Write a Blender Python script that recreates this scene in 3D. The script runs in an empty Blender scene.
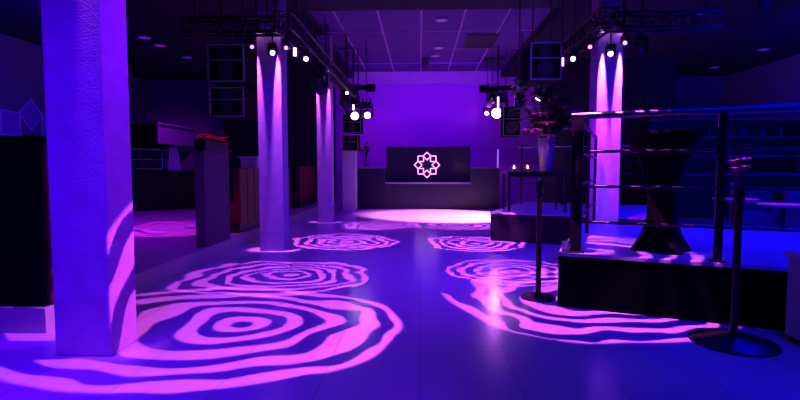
import bpy, bmesh, math, random
from mathutils import Vector, Matrix, Quaternion
R = math.radians
random.seed(7)
scene = bpy.context.scene
C = scene.collection

# ------------------------------------------------------------------ camera
CAM = Vector((0.0, 0.0, 1.3))
FPX = 500.0
PITCH, YAW = 3.66, 2.29
cam_data = bpy.data.cameras.new('camera')
cam_data.sensor_width = 36.0
cam_data.lens = 36.0 * FPX / 800.0
cam_data.clip_end = 200
cam = bpy.data.objects.new('camera', cam_data)
cam.location = CAM
cam.rotation_euler = (R(90 - PITCH), 0, R(YAW))
C.objects.link(cam)
scene.camera = cam
_RM = cam.rotation_euler.to_matrix()

def at(px, py, Y):
    """the point of the room seen at pixel px,py at depth Y (metres into the room)"""
    d = _RM @ Vector(((px - 400) / FPX, (200 - py) / FPX, -1.0))
    return CAM + d * (Y / d.y)

def on_z(px, py, z):
    d = _RM @ Vector(((px - 400) / FPX, (200 - py) / FPX, -1.0))
    return CAM + d * ((z - CAM.z) / d.z)

# ------------------------------------------------------------------ world, exposure
world = bpy.data.worlds.new('world')
scene.world = world
world.use_nodes = True
world.node_tree.nodes['Background'].inputs[0].default_value = (0.03, 0.0, 1.0, 1)
world.node_tree.nodes['Background'].inputs[1].default_value = 0.012
scene.view_settings.view_transform = 'Standard'
scene.view_settings.look = 'None'
scene.view_settings.gamma = 1.0
scene.view_settings.exposure = 0.0
scene.view_settings.use_curve_mapping = False
scene.cycles.max_bounces = 6
scene.cycles.diffuse_bounces = 3
scene.cycles.glossy_bounces = 3
scene.cycles.caustics_reflective = False
scene.cycles.caustics_refractive = False
scene.cycles.sample_clamp_indirect = 3.0

BLUE = (0.0, 0.0, 1.0)
INDIGO = (0.07, 0.0, 1.0)
VIOLET = (0.15, 0.0, 1.0)
MAGENTA = (0.85, 0.08, 1.0)
PINK = (0.90, 0.14, 1.0)

def ceil_z(x, y):
    return 4.62 if (-2.35 < x < 2.75 and y > 10.05) else 4.4

def aim(direction):
    return Vector(direction).to_track_quat('-Z', 'Y')

def area_light(loc, target, sx, sy, power, color, spread=180, spec=1.0):
    ld = bpy.data.lights.new('wash_light', 'AREA')
    ld.shape = 'RECTANGLE'; ld.size = sx; ld.size_y = sy
    ld.energy = power; ld.color = color; ld.spread = R(spread)
    ld.specular_factor = spec
    o = bpy.data.objects.new('wash_light', ld); C.objects.link(o)
    o.location = loc
    o.rotation_mode = 'QUATERNION'
    o.rotation_quaternion = aim(Vector(target) - Vector(loc))
    return o

def spot_light(loc, target, power, color, angle, blend=0.3, radius=0.04, parent=None, name='spot_beam'):
    ld = bpy.data.lights.new(name, 'SPOT')
    ld.energy = power; ld.color = color
    ld.spot_size = R(angle); ld.spot_blend = blend; ld.shadow_soft_size = radius
    o = bpy.data.objects.new(name, ld); C.objects.link(o)
    o.rotation_mode = 'QUATERNION'
    o.rotation_quaternion = aim(Vector(target) - Vector(loc))
    if parent is not None:
        o.parent = parent
        o.location = Vector(loc) - parent.location
    else:
        o.location = loc
    return o

# large washes of the room (unseen area lights, added without fixtures)
area_light((2.6, 2.2, 4.2), (2.4, 3.4, 0), 2.0, 1.5, 30, BLUE, 90)
area_light((-1.9, 1.4, 4.2), (-2.5, 2.7, 0.0), 1.2, 0.8, 56, INDIGO, 70)
area_light((0.0, 5.2, 4.3), (0.0, 8.4, 0), 1.6, 2.0, 160, INDIGO, 110)
area_light((0.0, 12.0, 4.35), (0.0, 12.2, 0), 2.0, 4.0, 90, VIOLET, 140)
area_light((-6.0, 8.5, 4.3), (-5.8, 8.7, 0), 2.0, 5.0, 150, (0.32, 0.0, 1.0), 110)
area_light((5.5, 7.0, 4.3), (5.0, 7.2, 0), 3.0, 5.0, 800, BLUE, 110)
area_light((0.4, 15.2, 4.2), (0.4, 17.6, 2.4), 4.5, 0.3, 85, (0.20, 0.0, 1.0), 160)
area_light((7.6, 9.5, 2.9), (10.3, 11.5, 3.4), 0.3, 6.0, 250, BLUE, 170)  # added only to lift the blue on the right wall
area_light((-7.0, 9.0, 2.9), (-9.66, 11.0, 3.4), 0.3, 6.0, 95, BLUE, 170)  # same added lift for the left wall

# ------------------------------------------------------------------ materials
MATS = {}
def mat(name, col, rough=0.5, metal=0.0, bump=0.0, bscale=40.0, var=0.0, emit=None, estr=0.0,
        trans=0.0, ior=1.45, spec=0.5, sheen=0.0):
    if name in MATS: return MATS[name]
    m = bpy.data.materials.new(name); m.use_nodes = True
    nt = m.node_tree; b = nt.nodes['Principled BSDF']
    b.inputs['Base Color'].default_value = (*col, 1)
    b.inputs['Roughness'].default_value = rough
    b.inputs['Metallic'].default_value = metal
    b.inputs['Specular IOR Level'].default_value = spec
    b.inputs['Transmission Weight'].default_value = trans
    b.inputs['IOR'].default_value = ior
    b.inputs['Sheen Weight'].default_value = sheen
    if emit:
        b.inputs['Emission Color'].default_value = (*emit, 1)
        b.inputs['Emission Strength'].default_value = estr
    if bump or var:
        tc = nt.nodes.new('ShaderNodeTexCoord')
        n = nt.nodes.new('ShaderNodeTexNoise'); n.inputs['Scale'].default_value = bscale
        n.inputs['Detail'].default_value = 5
        nt.links.new(tc.outputs['Object'], n.inputs['Vector'])
        if bump:
            bp = nt.nodes.new('ShaderNodeBump'); bp.inputs['Strength'].default_value = bump
            bp.inputs['Distance'].default_value = 0.01
            nt.links.new(n.outputs['Fac'], bp.inputs['Height'])
            nt.links.new(bp.outputs['Normal'], b.inputs['Normal'])
        if var:
            mx = nt.nodes.new('ShaderNodeMix'); mx.data_type = 'RGBA'
            n2 = nt.nodes.new('ShaderNodeTexNoise'); n2.inputs['Scale'].default_value = bscale * 0.12
            n2.inputs['Detail'].default_value = 6
            nt.links.new(tc.outputs['Object'], n2.inputs['Vector'])
            mx.inputs[6].default_value = (*[c * (1 - var) for c in col], 1)
            mx.inputs[7].default_value = (*[min(1, c * (1 + var)) for c in col], 1)
            nt.links.new(n2.outputs['Fac'], mx.inputs[0])
            nt.links.new(mx.outputs[2], b.inputs['Base Color'])
    MATS[name] = m
    return m

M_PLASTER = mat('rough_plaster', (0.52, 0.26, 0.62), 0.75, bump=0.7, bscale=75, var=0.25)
M_BLACKWALL = mat('black_wall_paint', (0.012, 0.012, 0.03), 0.85, bump=0.1, bscale=60)
M_SIDEWALL = mat('side_wall_paint', (0.20, 0.20, 0.22), 0.85, bump=0.1, bscale=30)
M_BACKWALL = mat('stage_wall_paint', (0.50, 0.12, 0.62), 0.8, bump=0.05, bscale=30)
M_BLACKCEIL = mat('black_ceiling_paint', (0.012, 0.012, 0.03), 0.9, spec=0.2)
M_BLACK = mat('black_laminate', (0.005, 0.005, 0.009), 0.38, bump=0.05, bscale=20)
M_BLACKMATT = mat('matt_black', (0.002, 0.002, 0.004), 0.85, spec=0.06)
M_BLACKMETAL = mat('black_metal', (0.03, 0.03, 0.035), 0.35, metal=0.6)
M_CHROME = mat('brushed_steel', (0.62, 0.62, 0.65), 0.22, metal=1.0)
M_ALU = mat('truss_aluminium', (0.03, 0.03, 0.035), 0.5, metal=0.7)
M_CLOTHBLACK = mat('black_stretch_cloth', (0.003, 0.003, 0.004), 0.8, bump=0.2, bscale=25, spec=0.1)
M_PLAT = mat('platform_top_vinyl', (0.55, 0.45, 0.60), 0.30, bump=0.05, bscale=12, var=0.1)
M_RED = mat('red_leather', (0.07, 0.002, 0.008), 0.5, bump=0.2, bscale=22)
M_PALE = mat('pale_paint', (0.6, 0.58, 0.6), 0.55, bump=0.1, bscale=30)
M_GREYFRAME = mat('speaker_frame', (0.22, 0.22, 0.25), 0.5)
M_GRILLE = mat('speaker_grille', (0.015, 0.015, 0.02), 0.6, bump=0.5, bscale=150)
M_GLASS = mat('clear_glass', (0.9, 0.9, 0.95), 0.05, trans=0.9)
M_LEAF = mat('dark_leaf', (0.03, 0.05, 0.03), 0.5, var=0.4, bscale=30)
M_PETALPINK = mat('pink_petal', (0.75, 0.16, 0.30), 0.6, var=0.3, bscale=60)
M_PETALRED = mat('red_petal', (0.9, 0.03, 0.08), 0.6, var=0.3, bscale=60)
M_SCREEN = mat('dark_glossy_screen', (0.015, 0.01, 0.03), 0.12)
M_NEON = mat('neon_tube', (1, 1, 1), 0.4, emit=(1.0, 0.36, 1.0), estr=2.2)
M_FLAME = mat('candle_flame', (1, 0.6, 0.2), 0.4, emit=(1.0, 0.42, 0.18), estr=7.0)
M_WAX = mat('candle_wax', (0.8, 0.6, 0.5), 0.5)
M_CLOTH = mat('pale_cloth', (0.65, 0.6, 0.68), 0.9, bump=0.2)
M_TILELINE = mat('ceiling_t_bar', (0.5, 0.22, 0.6), 0.6)
M_VENT = mat('vent_metal', (0.03, 0.03, 0.05), 0.6)
M_LENS_M = mat('lens_magenta', (1, 1, 1), 0.3, emit=(1.0, 0.55, 1.0), estr=14)
M_LENS_V = mat('lens_violet', (1, 1, 1), 0.3, emit=(0.45, 0.12, 1.0), estr=6)
M_LENS_P = mat('lens_pink', (1, 1, 1), 0.3, emit=(1.0, 0.16, 0.75), estr=5)
M_LENS_OFF = mat('lens_unlit', (0.05, 0.05, 0.12), 0.1)
M_LED = mat('led_strip', (1, 1, 1), 0.3, emit=(0.85, 0.35, 1.0), estr=8)
M_DOWN = mat('downlight_glass', (0.85, 0.8, 0.85), 0.5, emit=(0.35, 0.02, 0.7), estr=0.25)
M_EMB = mat('emblem_panel', (0.36, 0.12, 0.55), 0.6)
M_EMBF = mat('emblem_frame', (0.8, 0.75, 0.8), 0.5)

def floor_material():
    m = bpy.data.materials.new('polished_floor'); m.use_nodes = True
    nt = m.node_tree; b = nt.nodes['Principled BSDF']; L = nt.links.new
    tc = nt.nodes.new('ShaderNodeTexCoord')
    mp = nt.nodes.new('ShaderNodeMapping'); L(tc.outputs['Object'], mp.inputs[0])
    mp.inputs['Rotation'].default_value = (0, 0, R(90))
    br = nt.nodes.new('ShaderNodeTexBrick'); L(mp.outputs[0], br.inputs['Vector'])
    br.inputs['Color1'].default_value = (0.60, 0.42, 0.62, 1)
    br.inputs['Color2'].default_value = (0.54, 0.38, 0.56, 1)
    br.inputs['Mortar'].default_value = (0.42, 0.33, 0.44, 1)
    br.inputs['Scale'].default_value = 1.0
    br.inputs['Brick Width'].default_value = 2.4
    br.inputs['Row Height'].default_value = 0.6
    br.inputs['Mortar Size'].default_value = 0.006
    L(br.outputs['Color'], b.inputs['Base Color'])
    n = nt.nodes.new('ShaderNodeTexNoise'); n.inputs['Scale'].default_value = 1.3; n.inputs['Detail'].default_value = 6
    L(tc.outputs['Object'], n.inputs['Vector'])
    mr = nt.nodes.new('ShaderNodeMapRange'); L(n.outputs['Fac'], mr.inputs[0])
    mr.inputs[3].default_value = 0.13; mr.inputs[4].default_value = 0.24
    L(mr.outputs[0], b.inputs['Roughness'])
    b.inputs['Specular IOR Level'].default_value = 0.5
    return m
M_FLOOR = floor_material()
M_RAISED = mat('raised_floor_vinyl', (0.42, 0.40, 0.43), 0.32, bump=0.05, bscale=10, var=0.15)

# ------------------------------------------------------------------ mesh helpers
class MB:
    def __init__(self): self.bm = bmesh.new()
    def box(self, x0, y0, z0, x1, y1, z1, mtx=None, bevel=0.0):
        r = bmesh.ops.create_cube(self.bm, size=1.0)
        vs = r['verts']
        T = Matrix.Translation(((x0 + x1) / 2, (y0 + y1) / 2, (z0 + z1) / 2)) @ Matrix.Diagonal((abs(x1 - x0), abs(y1 - y0), abs(z1 - z0), 1))
        if mtx is not None: T = mtx @ T
        bmesh.ops.transform(self.bm, matrix=T, verts=vs)
        if bevel:
            es = list({e for v in vs for e in v.link_edges})
            bmesh.ops.bevel(self.bm, geom=es, offset=bevel, segments=2, affect='EDGES', profile=0.5)
        return self
    def cyl(self, a, b, r0, r1=None, seg=16, cap=True):
        a, b = Vector(a), Vector(b); d = b - a
        if r1 is None: r1 = r0
        r = bmesh.ops.create_cone(self.bm, cap_ends=cap, segments=seg, radius1=r0, radius2=r1, depth=d.length)
        q = Vector((0, 0, 1)).rotation_difference(d.normalized())
        T = Matrix.Translation((a + b) / 2) @ q.to_matrix().to_4x4()
        bmesh.ops.transform(self.bm, matrix=T, verts=r['verts'])
        return self
    def tube(self, pts, r, seg=8):
        for i in range(len(pts) - 1):
            self.cyl(pts[i], pts[i + 1], r, seg=seg)
            if i: self.ball(pts[i], r, 6)
        return self
    def ball(self, c, r, seg=12, sc=(1, 1, 1)):
        q = bmesh.ops.create_uvsphere(self.bm, u_segments=seg, v_segments=max(4, seg // 2 + 1), radius=r)
        T = Matrix.Translation(c) @ Matrix.Diagonal((*sc, 1))
        bmesh.ops.transform(self.bm, matrix=T, verts=q['verts'])
        return self
    def lathe(self, prof, seg=32, c=(0, 0, 0), wob=None, cap=True):
        rings = []
        for (r, z) in prof:
            ring = []
            for k in range(seg):
                a = 2 * math.pi * k / seg
                rr = r * (wob(a, z) if wob else 1)
                ring.append(self.bm.verts.new((c[0] + rr * math.cos(a), c[1] + rr * math.sin(a), c[2] + z)))
            rings.append(ring)
        for i in range(len(rings) - 1):
            for k in range(seg):
                k2 = (k + 1) % seg
                self.bm.faces.new((rings[i][k], rings[i][k2], rings[i + 1][k2], rings[i + 1][k]))
        if cap:
            self.bm.faces.new(list(reversed(rings[0]))); self.bm.faces.new(rings[-1])
        return self
    def prism(self, pts2, axis_pts):
        """pts2: list of 3D points of an outline, extruded by vector axis_pts"""
        v0 = [self.bm.verts.new(p) for p in pts2]
        v1 = [self.bm.verts.new(Vector(p) + Vector(axis_pts)) for p in pts2]
        self.bm.faces.new(v0); self.bm.faces.new(list(reversed(v1)))
        n = len(v0)
        for i in range(n):
            self.bm.faces.new((v0[i], v1[i], v1[(i + 1) % n], v0[(i + 1) % n]))
        return self
    def leaf(self, base, direction, length, width, bend=0.2, thick=0.004):
        d = Vector(direction).normalized()
        side = d.cross(Vector((0, 0, 1)))
        side = side.normalized() if side.length > 1e-3 else Vector((1, 0, 0))
        up = side.cross(d)
        N = 6; top = []; bot = []
        for i in range(N + 1):
            t = i / N
            w = width * math.sin(math.pi * min(1, t * 0.92 + 0.06)) * 0.5
            c = Vector(base) + d * length * t - Vector((0, 0, 1)) * bend * length * t * t
            top.append([self.bm.verts.new(c + side * w * s + up * (thick + 0.12 * w * abs(s))) for s in (-1, 0, 1)])
            bot.append([self.bm.verts.new(c + side * w * s - up * (thick * 0.2) + up * 0.12 * w * abs(s)) for s in (-1, 0, 1)])
        for i in range(N):
            for k in range(2):
                self.bm.faces.new((top[i][k], top[i][k + 1], top[i + 1][k + 1], top[i + 1][k]))
                self.bm.faces.new((bot[i][k + 1], bot[i][k], bot[i + 1][k], bot[i + 1][k + 1]))
            self.bm.faces.new((top[i][0], top[i + 1][0], bot[i + 1][0], bot[i][0]))
            self.bm.faces.new((top[i + 1][2], top[i][2], bot[i][2], bot[i + 1][2]))
        return self
    def build(self, name, material, parent=None, smooth=False, loc=None):
        bmesh.ops.recalc_face_normals(self.bm, faces=self.bm.faces)
        me = bpy.data.meshes.new(name); self.bm.to_mesh(me); self.bm.free()
        me.materials.append(material)
        if smooth:
            for p in me.polygons: p.use_smooth = True
            me.set_sharp_from_angle(angle=R(40))
        o = bpy.data.objects.new(name, me); C.objects.link(o)
        if parent is not None: o.parent = parent
        if loc is not None: o.location = loc
        return o

def tag(o, label=None, cat=None, group=None, kind=None):
    if label: o['label'] = label
    if cat: o['category'] = cat
    if group: o['group'] = group
    if kind: o['kind'] = kind
    return o

def empty(name, loc, label=None, cat=None, group=None, rz=0.0):
    o = bpy.data.objects.new(name, None); C.objects.link(o)
    o.empty_display_size = 0.1
    o.location = loc; o.rotation_euler = (0, 0, rz)
    return tag(o, label, cat, group)

def copy_tree(o, parent=None):
    c = o.copy(); C.objects.link(c); c.parent = parent
    for ch in list(o.children):
        if not ch.name.startswith('hanging_rod'): copy_tree(ch, c)
    return c

def struct(name, mb, m, label=None):
    o = mb.build(name, m); o['kind'] = 'structure'
    if label: o['label'] = label
    return o

# ================================================================== STRUCTURE
XL, XR, YB, YF = -9.66, 10.3, 17.6, -3.0
ZC = 4.4
struct('floor', MB().box(XL, YF, -0.1, XR, YB, 0.0), M_FLOOR)
struct('floor_raised', MB().box(XL, 3.75, 0.0, -2.94, YB, 0.20), M_RAISED)
struct('wall_left', MB().box(XL - 0.15, YF, 0, XL, YB, 4.8), M_SIDEWALL)
struct('wall_right', MB().box(XR, YF, 0, XR + 0.15, YB, 4.8), M_SIDEWALL)
struct('wall_back', MB().box(XL, YB, 0, XR, YB + 0.15, 4.8), M_BACKWALL)
struct('wall_front', MB().box(XL, YF - 0.15, 0, XR, YF, 4.8), M_BLACKWALL)
# black ceiling around the tiled bay over the dance floor
HX0, HX1, HY0 = -2.35, 2.75, 10.05
mb = MB()
mb.box(XL, YF, ZC, XR, HY0, ZC + 0.1)
mb.box(XL, HY0, ZC, HX0, YB, ZC + 0.1)
mb.box(HX1, HY0, ZC, XR, YB, ZC + 0.1)
struct('ceiling', mb, M_BLACKCEIL)

def tile_material():
    m = bpy.data.materials.new('ceiling_tiles'); m.use_nodes = True
    nt = m.node_tree; b = nt.nodes['Principled BSDF']
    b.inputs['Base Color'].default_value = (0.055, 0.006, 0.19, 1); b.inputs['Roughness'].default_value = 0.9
    return m
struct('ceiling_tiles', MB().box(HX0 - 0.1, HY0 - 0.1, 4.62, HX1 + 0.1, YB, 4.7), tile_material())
mb = MB()
mb.box(HX0 - 0.05, HY0 - 0.05, ZC + 0.1, HX0, YB, 4.62)
mb.box(HX1, HY0 - 0.05, ZC + 0.1, HX1 + 0.05, YB, 4.62)
mb.box(HX0, HY0 - 0.05, ZC + 0.1, HX1, HY0, 4.62)
struct('trim_1', mb, M_BLACKWALL)
mb = MB()
x = 0.02 - 0.93 * 2
while x < HX1:
    mb.box(x - 0.02, HY0, 4.605, x + 0.02, YB, 4.621); x += 0.93
y = HY0 + 0.5
while y < YB:
    mb.box(HX0, y - 0.015, 4.607, HX1, y + 0.015, 4.621); y += 1.85
struct('trim_2', mb, M_TILELINE)
# cornice along the head of the stage wall
mb = MB()
mb.box(-2.75, YB - 0.12, 4.25, 3.6, YB, 4.62)
mb.box(-2.75, YB - 0.16, 4.22, 3.6, YB, 4.27)
struct('trim_3', mb, M_PALE)
# dark walls framing the stage recess
struct('wall_stage_left', MB().box(-6.4, 16.2, 0.2, -2.75, 16.35, ZC), M_BLACKWALL)
struct('wall_stage_right', MB().box(3.45, 14.6, 0.0, 7.2, 14.75, ZC), M_BLACKWALL)

struct('wall_rear_left', MB().box(XL, YB - 0.06, 0.2, -6.4, YB, ZC), M_SIDEWALL)
struct('wall_rear_right', MB().box(7.2, YB - 0.06, 0.0, XR, YB, ZC), M_SIDEWALL)

# ================================================================== PILLARS
def pillar(x0, y0, z0, label, w=0.38, dp=0.34):
    mb = MB()
    mb.box(x0, y0, z0, x0 + w, y0 + dp, ZC, bevel=0.012)
    o = mb.build('pillar', M_PLASTER)
    return tag(o, label, 'pillar', 'square plaster pillars', 'structure')
pillar(-2.52, 3.29, 0, 'nearest rough plaster pillar in the left foreground', 0.40, 0.32)
pillar(-2.51, 7.70, 0, 'second rough plaster pillar on the left of the dance floor')
pillar(-2.44, 11.8, 0, 'farthest rough plaster pillar in the left row', 0.34)

# ================================================================== RIGHT PLATFORM
PH = 0.51
RA = R(-22)
PO = Vector((1.30, 4.70, 0))             # its near left corner
PM = Matrix.Translation(PO) @ Matrix.Rotation(RA, 4, 'Z')
def plat(u, v, z=0.0): return PM @ Vector((u, v, z))
root = empty('raised_platform', PO, 'large black platform in the right foreground carrying a railing', 'platform', rz=RA)
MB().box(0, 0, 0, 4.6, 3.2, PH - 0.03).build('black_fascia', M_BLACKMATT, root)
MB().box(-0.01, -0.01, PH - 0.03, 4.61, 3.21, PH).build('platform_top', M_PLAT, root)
P2 = Vector((1.27, 9.0, 0))
root = empty('raised_platform', P2, 'smaller black platform under the flower table, farther back', 'platform', rz=RA)
MB().box(0, 0, 0, 2.9, 3.0, PH - 0.03).build('black_fascia', M_BLACK, root)
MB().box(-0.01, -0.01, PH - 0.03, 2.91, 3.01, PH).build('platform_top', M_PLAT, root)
PX4 = at(596.6, 100, 7.80).x
pillar(PX4, 7.80, 0, 'brightly lit plaster pillar behind the railing on the right')

# railing of the near platform
RH = 1.27
root = empty('railing', PO, 'near metal railing with thick handrail on the front platform edge', 'railing', rz=RA)
hs = [0.29, 0.62, 0.94]
us = [0.14, 1.28, 2.6, 3.9]
for i, u in enumerate(us):
    wd = 0.05 if i == 0 else 0.03
    MB().box(u - wd, 0.06, PH, u + wd, 0.12, PH + RH - 0.02).box(u - wd - 0.03, 0.03, PH, u + wd + 0.03, 0.15, PH + 0.012).build('post', M_BLACKMETAL, root)
MB().cyl((0.08, 0.09, PH + RH), (4.2, 0.09, PH + RH), 0.033, seg=20).build('handrail', mat('handrail_steel', (0.20, 0.20, 0.24), 0.3, metal=1.0), root, True)
for h in hs:
    MB().cyl((0.1, 0.09, PH + h), (4.2, 0.09, PH + h), 0.014, seg=12).build('rail', M_BLACKMETAL, root, True)
root = empty('railing', PO, 'side railing running back from the corner post to the lit pillar', 'railing', rz=RA)
MB().cyl((0.14, 0.14, PH + RH - 0.03), (0.14, 3.1, PH + RH - 0.03), 0.026, seg=16).build('handrail', M_BLACKMETAL, root, True)
for h in hs:
    MB().cyl((0.14, 0.14, PH + h), (0.14, 3.1, PH + h), 0.016, seg=12).build('rail', M_BLACKMETAL, root, True)
for v in (1.6, 3.08):
    MB().box(0.12, v - 0.02, PH, 0.16, v + 0.02, PH + RH - 0.04).build('post', M_BLACKMETAL, root)

# railing of the far platform
root = empty('railing', P2, 'far thin railing behind the flower table', 'railing', rz=RA)
for u in (0.08, 0.95, 1.85, 2.8):
    MB().box(u - 0.02, 2.4, PH, u + 0.02, 2.44, 1.74).build('post', M_BLACKMETAL, root)
MB().cyl((0.0, 2.42, 1.76), (2.85, 2.42, 1.76), 0.022, seg=14).build('handrail', M_CHROME, root, True)
for h in (0.45, 0.68, 0.9):
    MB().cyl((0.0, 2.42, PH + h), (2.85, 2.42, PH + h), 0.016, seg=10).build('rail', M_BLACKMETAL, root, True)

# cocktail table in a black stretch cover
p = plat(0.88, 0.55, PH)
root = empty('cocktail_table', p, 'tall cocktail table in a black stretch cover behind the railing', 'table')
def wob(a, z):
    t = max(0, 1 - abs(z - 0.5) / 0.55)
    return 1 + 0.08 * t * math.cos(4 * a) + (0.16 * (1 - z / 0.30) * math.cos(4 * a) if z < 0.30 else 0)
MB().lathe([(0.245, 0.0), (0.215, 0.06), (0.17, 0.16), (0.135, 0.30), (0.125, 0.46), (0.15, 0.62), (0.20, 0.80), (0.26, 0.95), (0.325, 1.07), (0.34, 1.10)], 48, wob=wob).build('stretch_cover', M_CLOTHBLACK, root, True)
MB().lathe([(0.34, 1.09), (0.35, 1.10), (0.35, 1.125), (0.34, 1.13)], 48).build('table_top', M_CLOTHBLACK, root, True)

# two freestanding posts with round bases
def stanchion(x, y, h, rb, label):
    root = empty('stanchion', (x, y, 0), label, 'stanchion', 'black barrier posts')
    MB().lathe([(rb, 0), (rb, 0.014), (rb * 0.9, 0.026), (rb * 0.3, 0.036), (0.05, 0.05)], 48).build('base', M_BLACKMETAL, root, True)
    MB().cyl((0, 0, 0.04), (0, 0, h - 0.12), 0.026, seg=24).build('pole', mat('glossy_black_post', (0.02, 0.02, 0.02), 0.15, metal=0.3), root, True)
    MB().lathe([(0.026, h - 0.14), (0.036, h - 0.13), (0.036, h - 0.02), (0.028, h)], 24).build('cap', M_BLACKMETAL, root, True)
q = on_z(543, 298, 0); stanchion(q.x - 0.05, q.y, 1.18, 0.17, 'slim black barrier post at the left corner of the near platform')
q = on_z(733, 343, 0); stanchion(q.x, q.y, 1.18, 0.29, 'black barrier post with wide round base in the right foreground')
# low pale plinth cut by the right edge
q = on_z(799, 346, 0)
root = empty('plinth', (q.x + 0.2, q.y - 0.05, 0), 'low pale plinth cut off by the right edge of the picture', 'plinth')
MB().box(-0.2, -0.2, 0.04, 0.2, 0.2, 0.64, bevel=0.006).build('body', M_PALE, root)
MB().box(-0.22, -0.22, 0.64, 0.22, 0.22, 0.68, bevel=0.006).build('cap', M_PALE, root)
MB().box(-0.18, -0.18, 0.0, 0.18, 0.18, 0.04).build('foot', M_BLACKMATT, root)

# ================================================================== FLOWER TABLE (far platform)
def four_leg_table(name, loc, sx, sy, h, label, cat, m=M_BLACK, group=None):
    root = empty(name, loc, label, cat, group)
    MB().box(-sx / 2, -sy / 2, h - 0.04, sx / 2, sy / 2, h, bevel=0.006).build('table_top', m, root)
    for a in (-1, 1):
        for b in (-1, 1):
            MB().box(a * (sx / 2 - 0.05) - 0.02, b * (sy / 2 - 0.05) - 0.02, 0, a * (sx / 2 - 0.05) + 0.02, b * (sy / 2 - 0.05) + 0.02, h - 0.04).build('leg', M_BLACKMETAL, root)
    MB().box(-sx / 2 + 0.05, -sy / 2 + 0.04, h - 0.1, sx / 2 - 0.05, -sy / 2 + 0.06, h - 0.04).build('apron', M_BLACK, root)
    return root
TY = 9.35
TT = PH + 0.73
four_leg_table('dining_table', (2.10, TY, PH), 1.1, 0.7, 0.73, 'dark table with candles and a flower vase on the far platform', 'table')

def flower(mb_parent, c, r, m):
    """a lily-like blossom of six petals"""
    mb = MB()
    for k in range(6):
        a = k * math.pi / 3 + random.random()
        mb.leaf(c, (math.cos(a), math.sin(a), 0.5), r, r * 0.45, bend=0.5)
    mb.ball(c, r * 0.16, 8)
    return mb.build('blossom', m, mb_parent, True)

def bouquet(loc, vh, vr, H, spread, nleaf, nstem, blossoms, label, name='flower_arrangement', lscale=1.0, seed=1, m=M_PETALPINK, glass=M_GLASS):
    random.seed(seed)
    root = empty(name, loc, label, 'flowers')
    v = MB().lathe([(vr * 0.62, 0), (vr * 0.66, 0.02), (vr * 0.8, vh * 0.5), (vr, vh), (vr * 0.95, vh), (vr * 0.74, vh * 0.5), (vr * 0.58, 0.03)], 32, cap=False).build('vase', glass, root, True)
    ms = MB(); tips = []
    for i in range(nstem):
        a = random.random() * 6.283; s = random.random() ** 0.6
        tip = Vector((math.cos(a) * spread * s, math.sin(a) * spread * s, vh + (H - vh) * random.uniform(0.35, 1.0) * (1.15 - 0.5 * s)))
        mid = Vector((math.cos(a) * vr * 0.5 * s, math.sin(a) * vr * 0.5 * s, vh))
        ms.tube([(-mid.x * 0.5, -mid.y * 0.5, 0.04), mid, (mid + tip) / 2 + Vector((0, 0, 0.04)), tip], 0.005, 5)
        tips.append((mid, tip))
    ms.build('stems', M_LEAF, root)
    ml = MB()
    for i in range(nleaf):
        mid, tip = random.choice(tips)
        t = random.uniform(0.25, 1.0)
        b = mid.lerp(tip, t)
        a = random.random() * 6.283
        ml.leaf(b, (math.cos(a), math.sin(a), random.uniform(-0.2, 0.9)), random.uniform(0.14, 0.30) * lscale, random.uniform(0.05, 0.10) * lscale, bend=random.uniform(0.1, 0.5))
    ml.build('leaves', M_LEAF, root, True)
    for (dx, dz, r) in blossoms:
        flower(root, Vector((dx, -spread * 0.6, dz)), r, m)
    return root
vp = at(545, 176, TY)
bouquet((vp.x, TY - 0.05, TT), 0.60, 0.16, 1.72, 0.58, 260, 34,
        [(-0.34, 0.72, 0.24), (0.36, 0.74, 0.22), (-0.05, 0.62, 0.22), (-0.2, 1.0, 0.22), (0.2, 1.12, 0.16), (-0.40, 1.25, 0.16), (0.42, 1.05, 0.16), (-0.08, 0.84, 0.2)],
        'tall dark leafy bouquet with pale pink lilies in glass vase beside railing', seed=3, lscale=1.25, glass=mat('frosted_glass', (0.5, 0.4, 0.6), 0.35, trans=0.35))

def candle(x, y, z, label):
    root = empty('candle_holder', (x, y, z), label, 'candle', 'tealights on the flower table')
    MB().lathe([(0.036, 0), (0.046, 0.02), (0.05, 0.085), (0.046, 0.085), (0.042, 0.02), (0.03, 0.008)], 24, cap=False).build('glass_cup', M_GLASS, root, True)
    MB().lathe([(0.036, 0.010), (0.038, 0.045)], 20).build('wax', M_WAX, root, True)
    MB().lathe([(0.004, 0.048), (0.020, 0.062), (0.016, 0.085), (0.002, 0.115)], 12).build('flame', M_FLAME, root, True)
    pl = bpy.data.lights.new('candle_light', 'POINT'); pl.energy = 0.8; pl.color = (1, 0.4, 0.15); pl.shadow_soft_size = 0.03
    o = bpy.data.objects.new('candle_light', pl); C.objects.link(o); o.parent = root; o.location = (0, 0, 0.14)
a = at(514, 172, TY - 0.2); candle(a.x, TY - 0.2, TT, 'left one of the two glowing tealights on the flower table')
a = at(527.5, 172, TY - 0.2); candle(a.x, TY - 0.2, TT, 'right one of the two glowing tealights on the flower table')
# small glasses standing by the corner post
for k, (u, v, lab) in enumerate([(-0.0, 0.10, 'leftmost small clear glass beside the corner post'), (0.05, 0.30, 'small clear glass standing just behind the corner post')]):
    pt = plat(u + 0.05, v, PH)
    g = MB().lathe([(0.022, 0), (0.03, 0.008), (0.036, 0.10), (0.033, 0.10), (0.026, 0.014), (0.004, 0.012)], 20, cap=False).build('drinking_glass', M_GLASS, None, True, pt)
    tag(g, lab, 'glass', 'glasses by the corner post')

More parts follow.
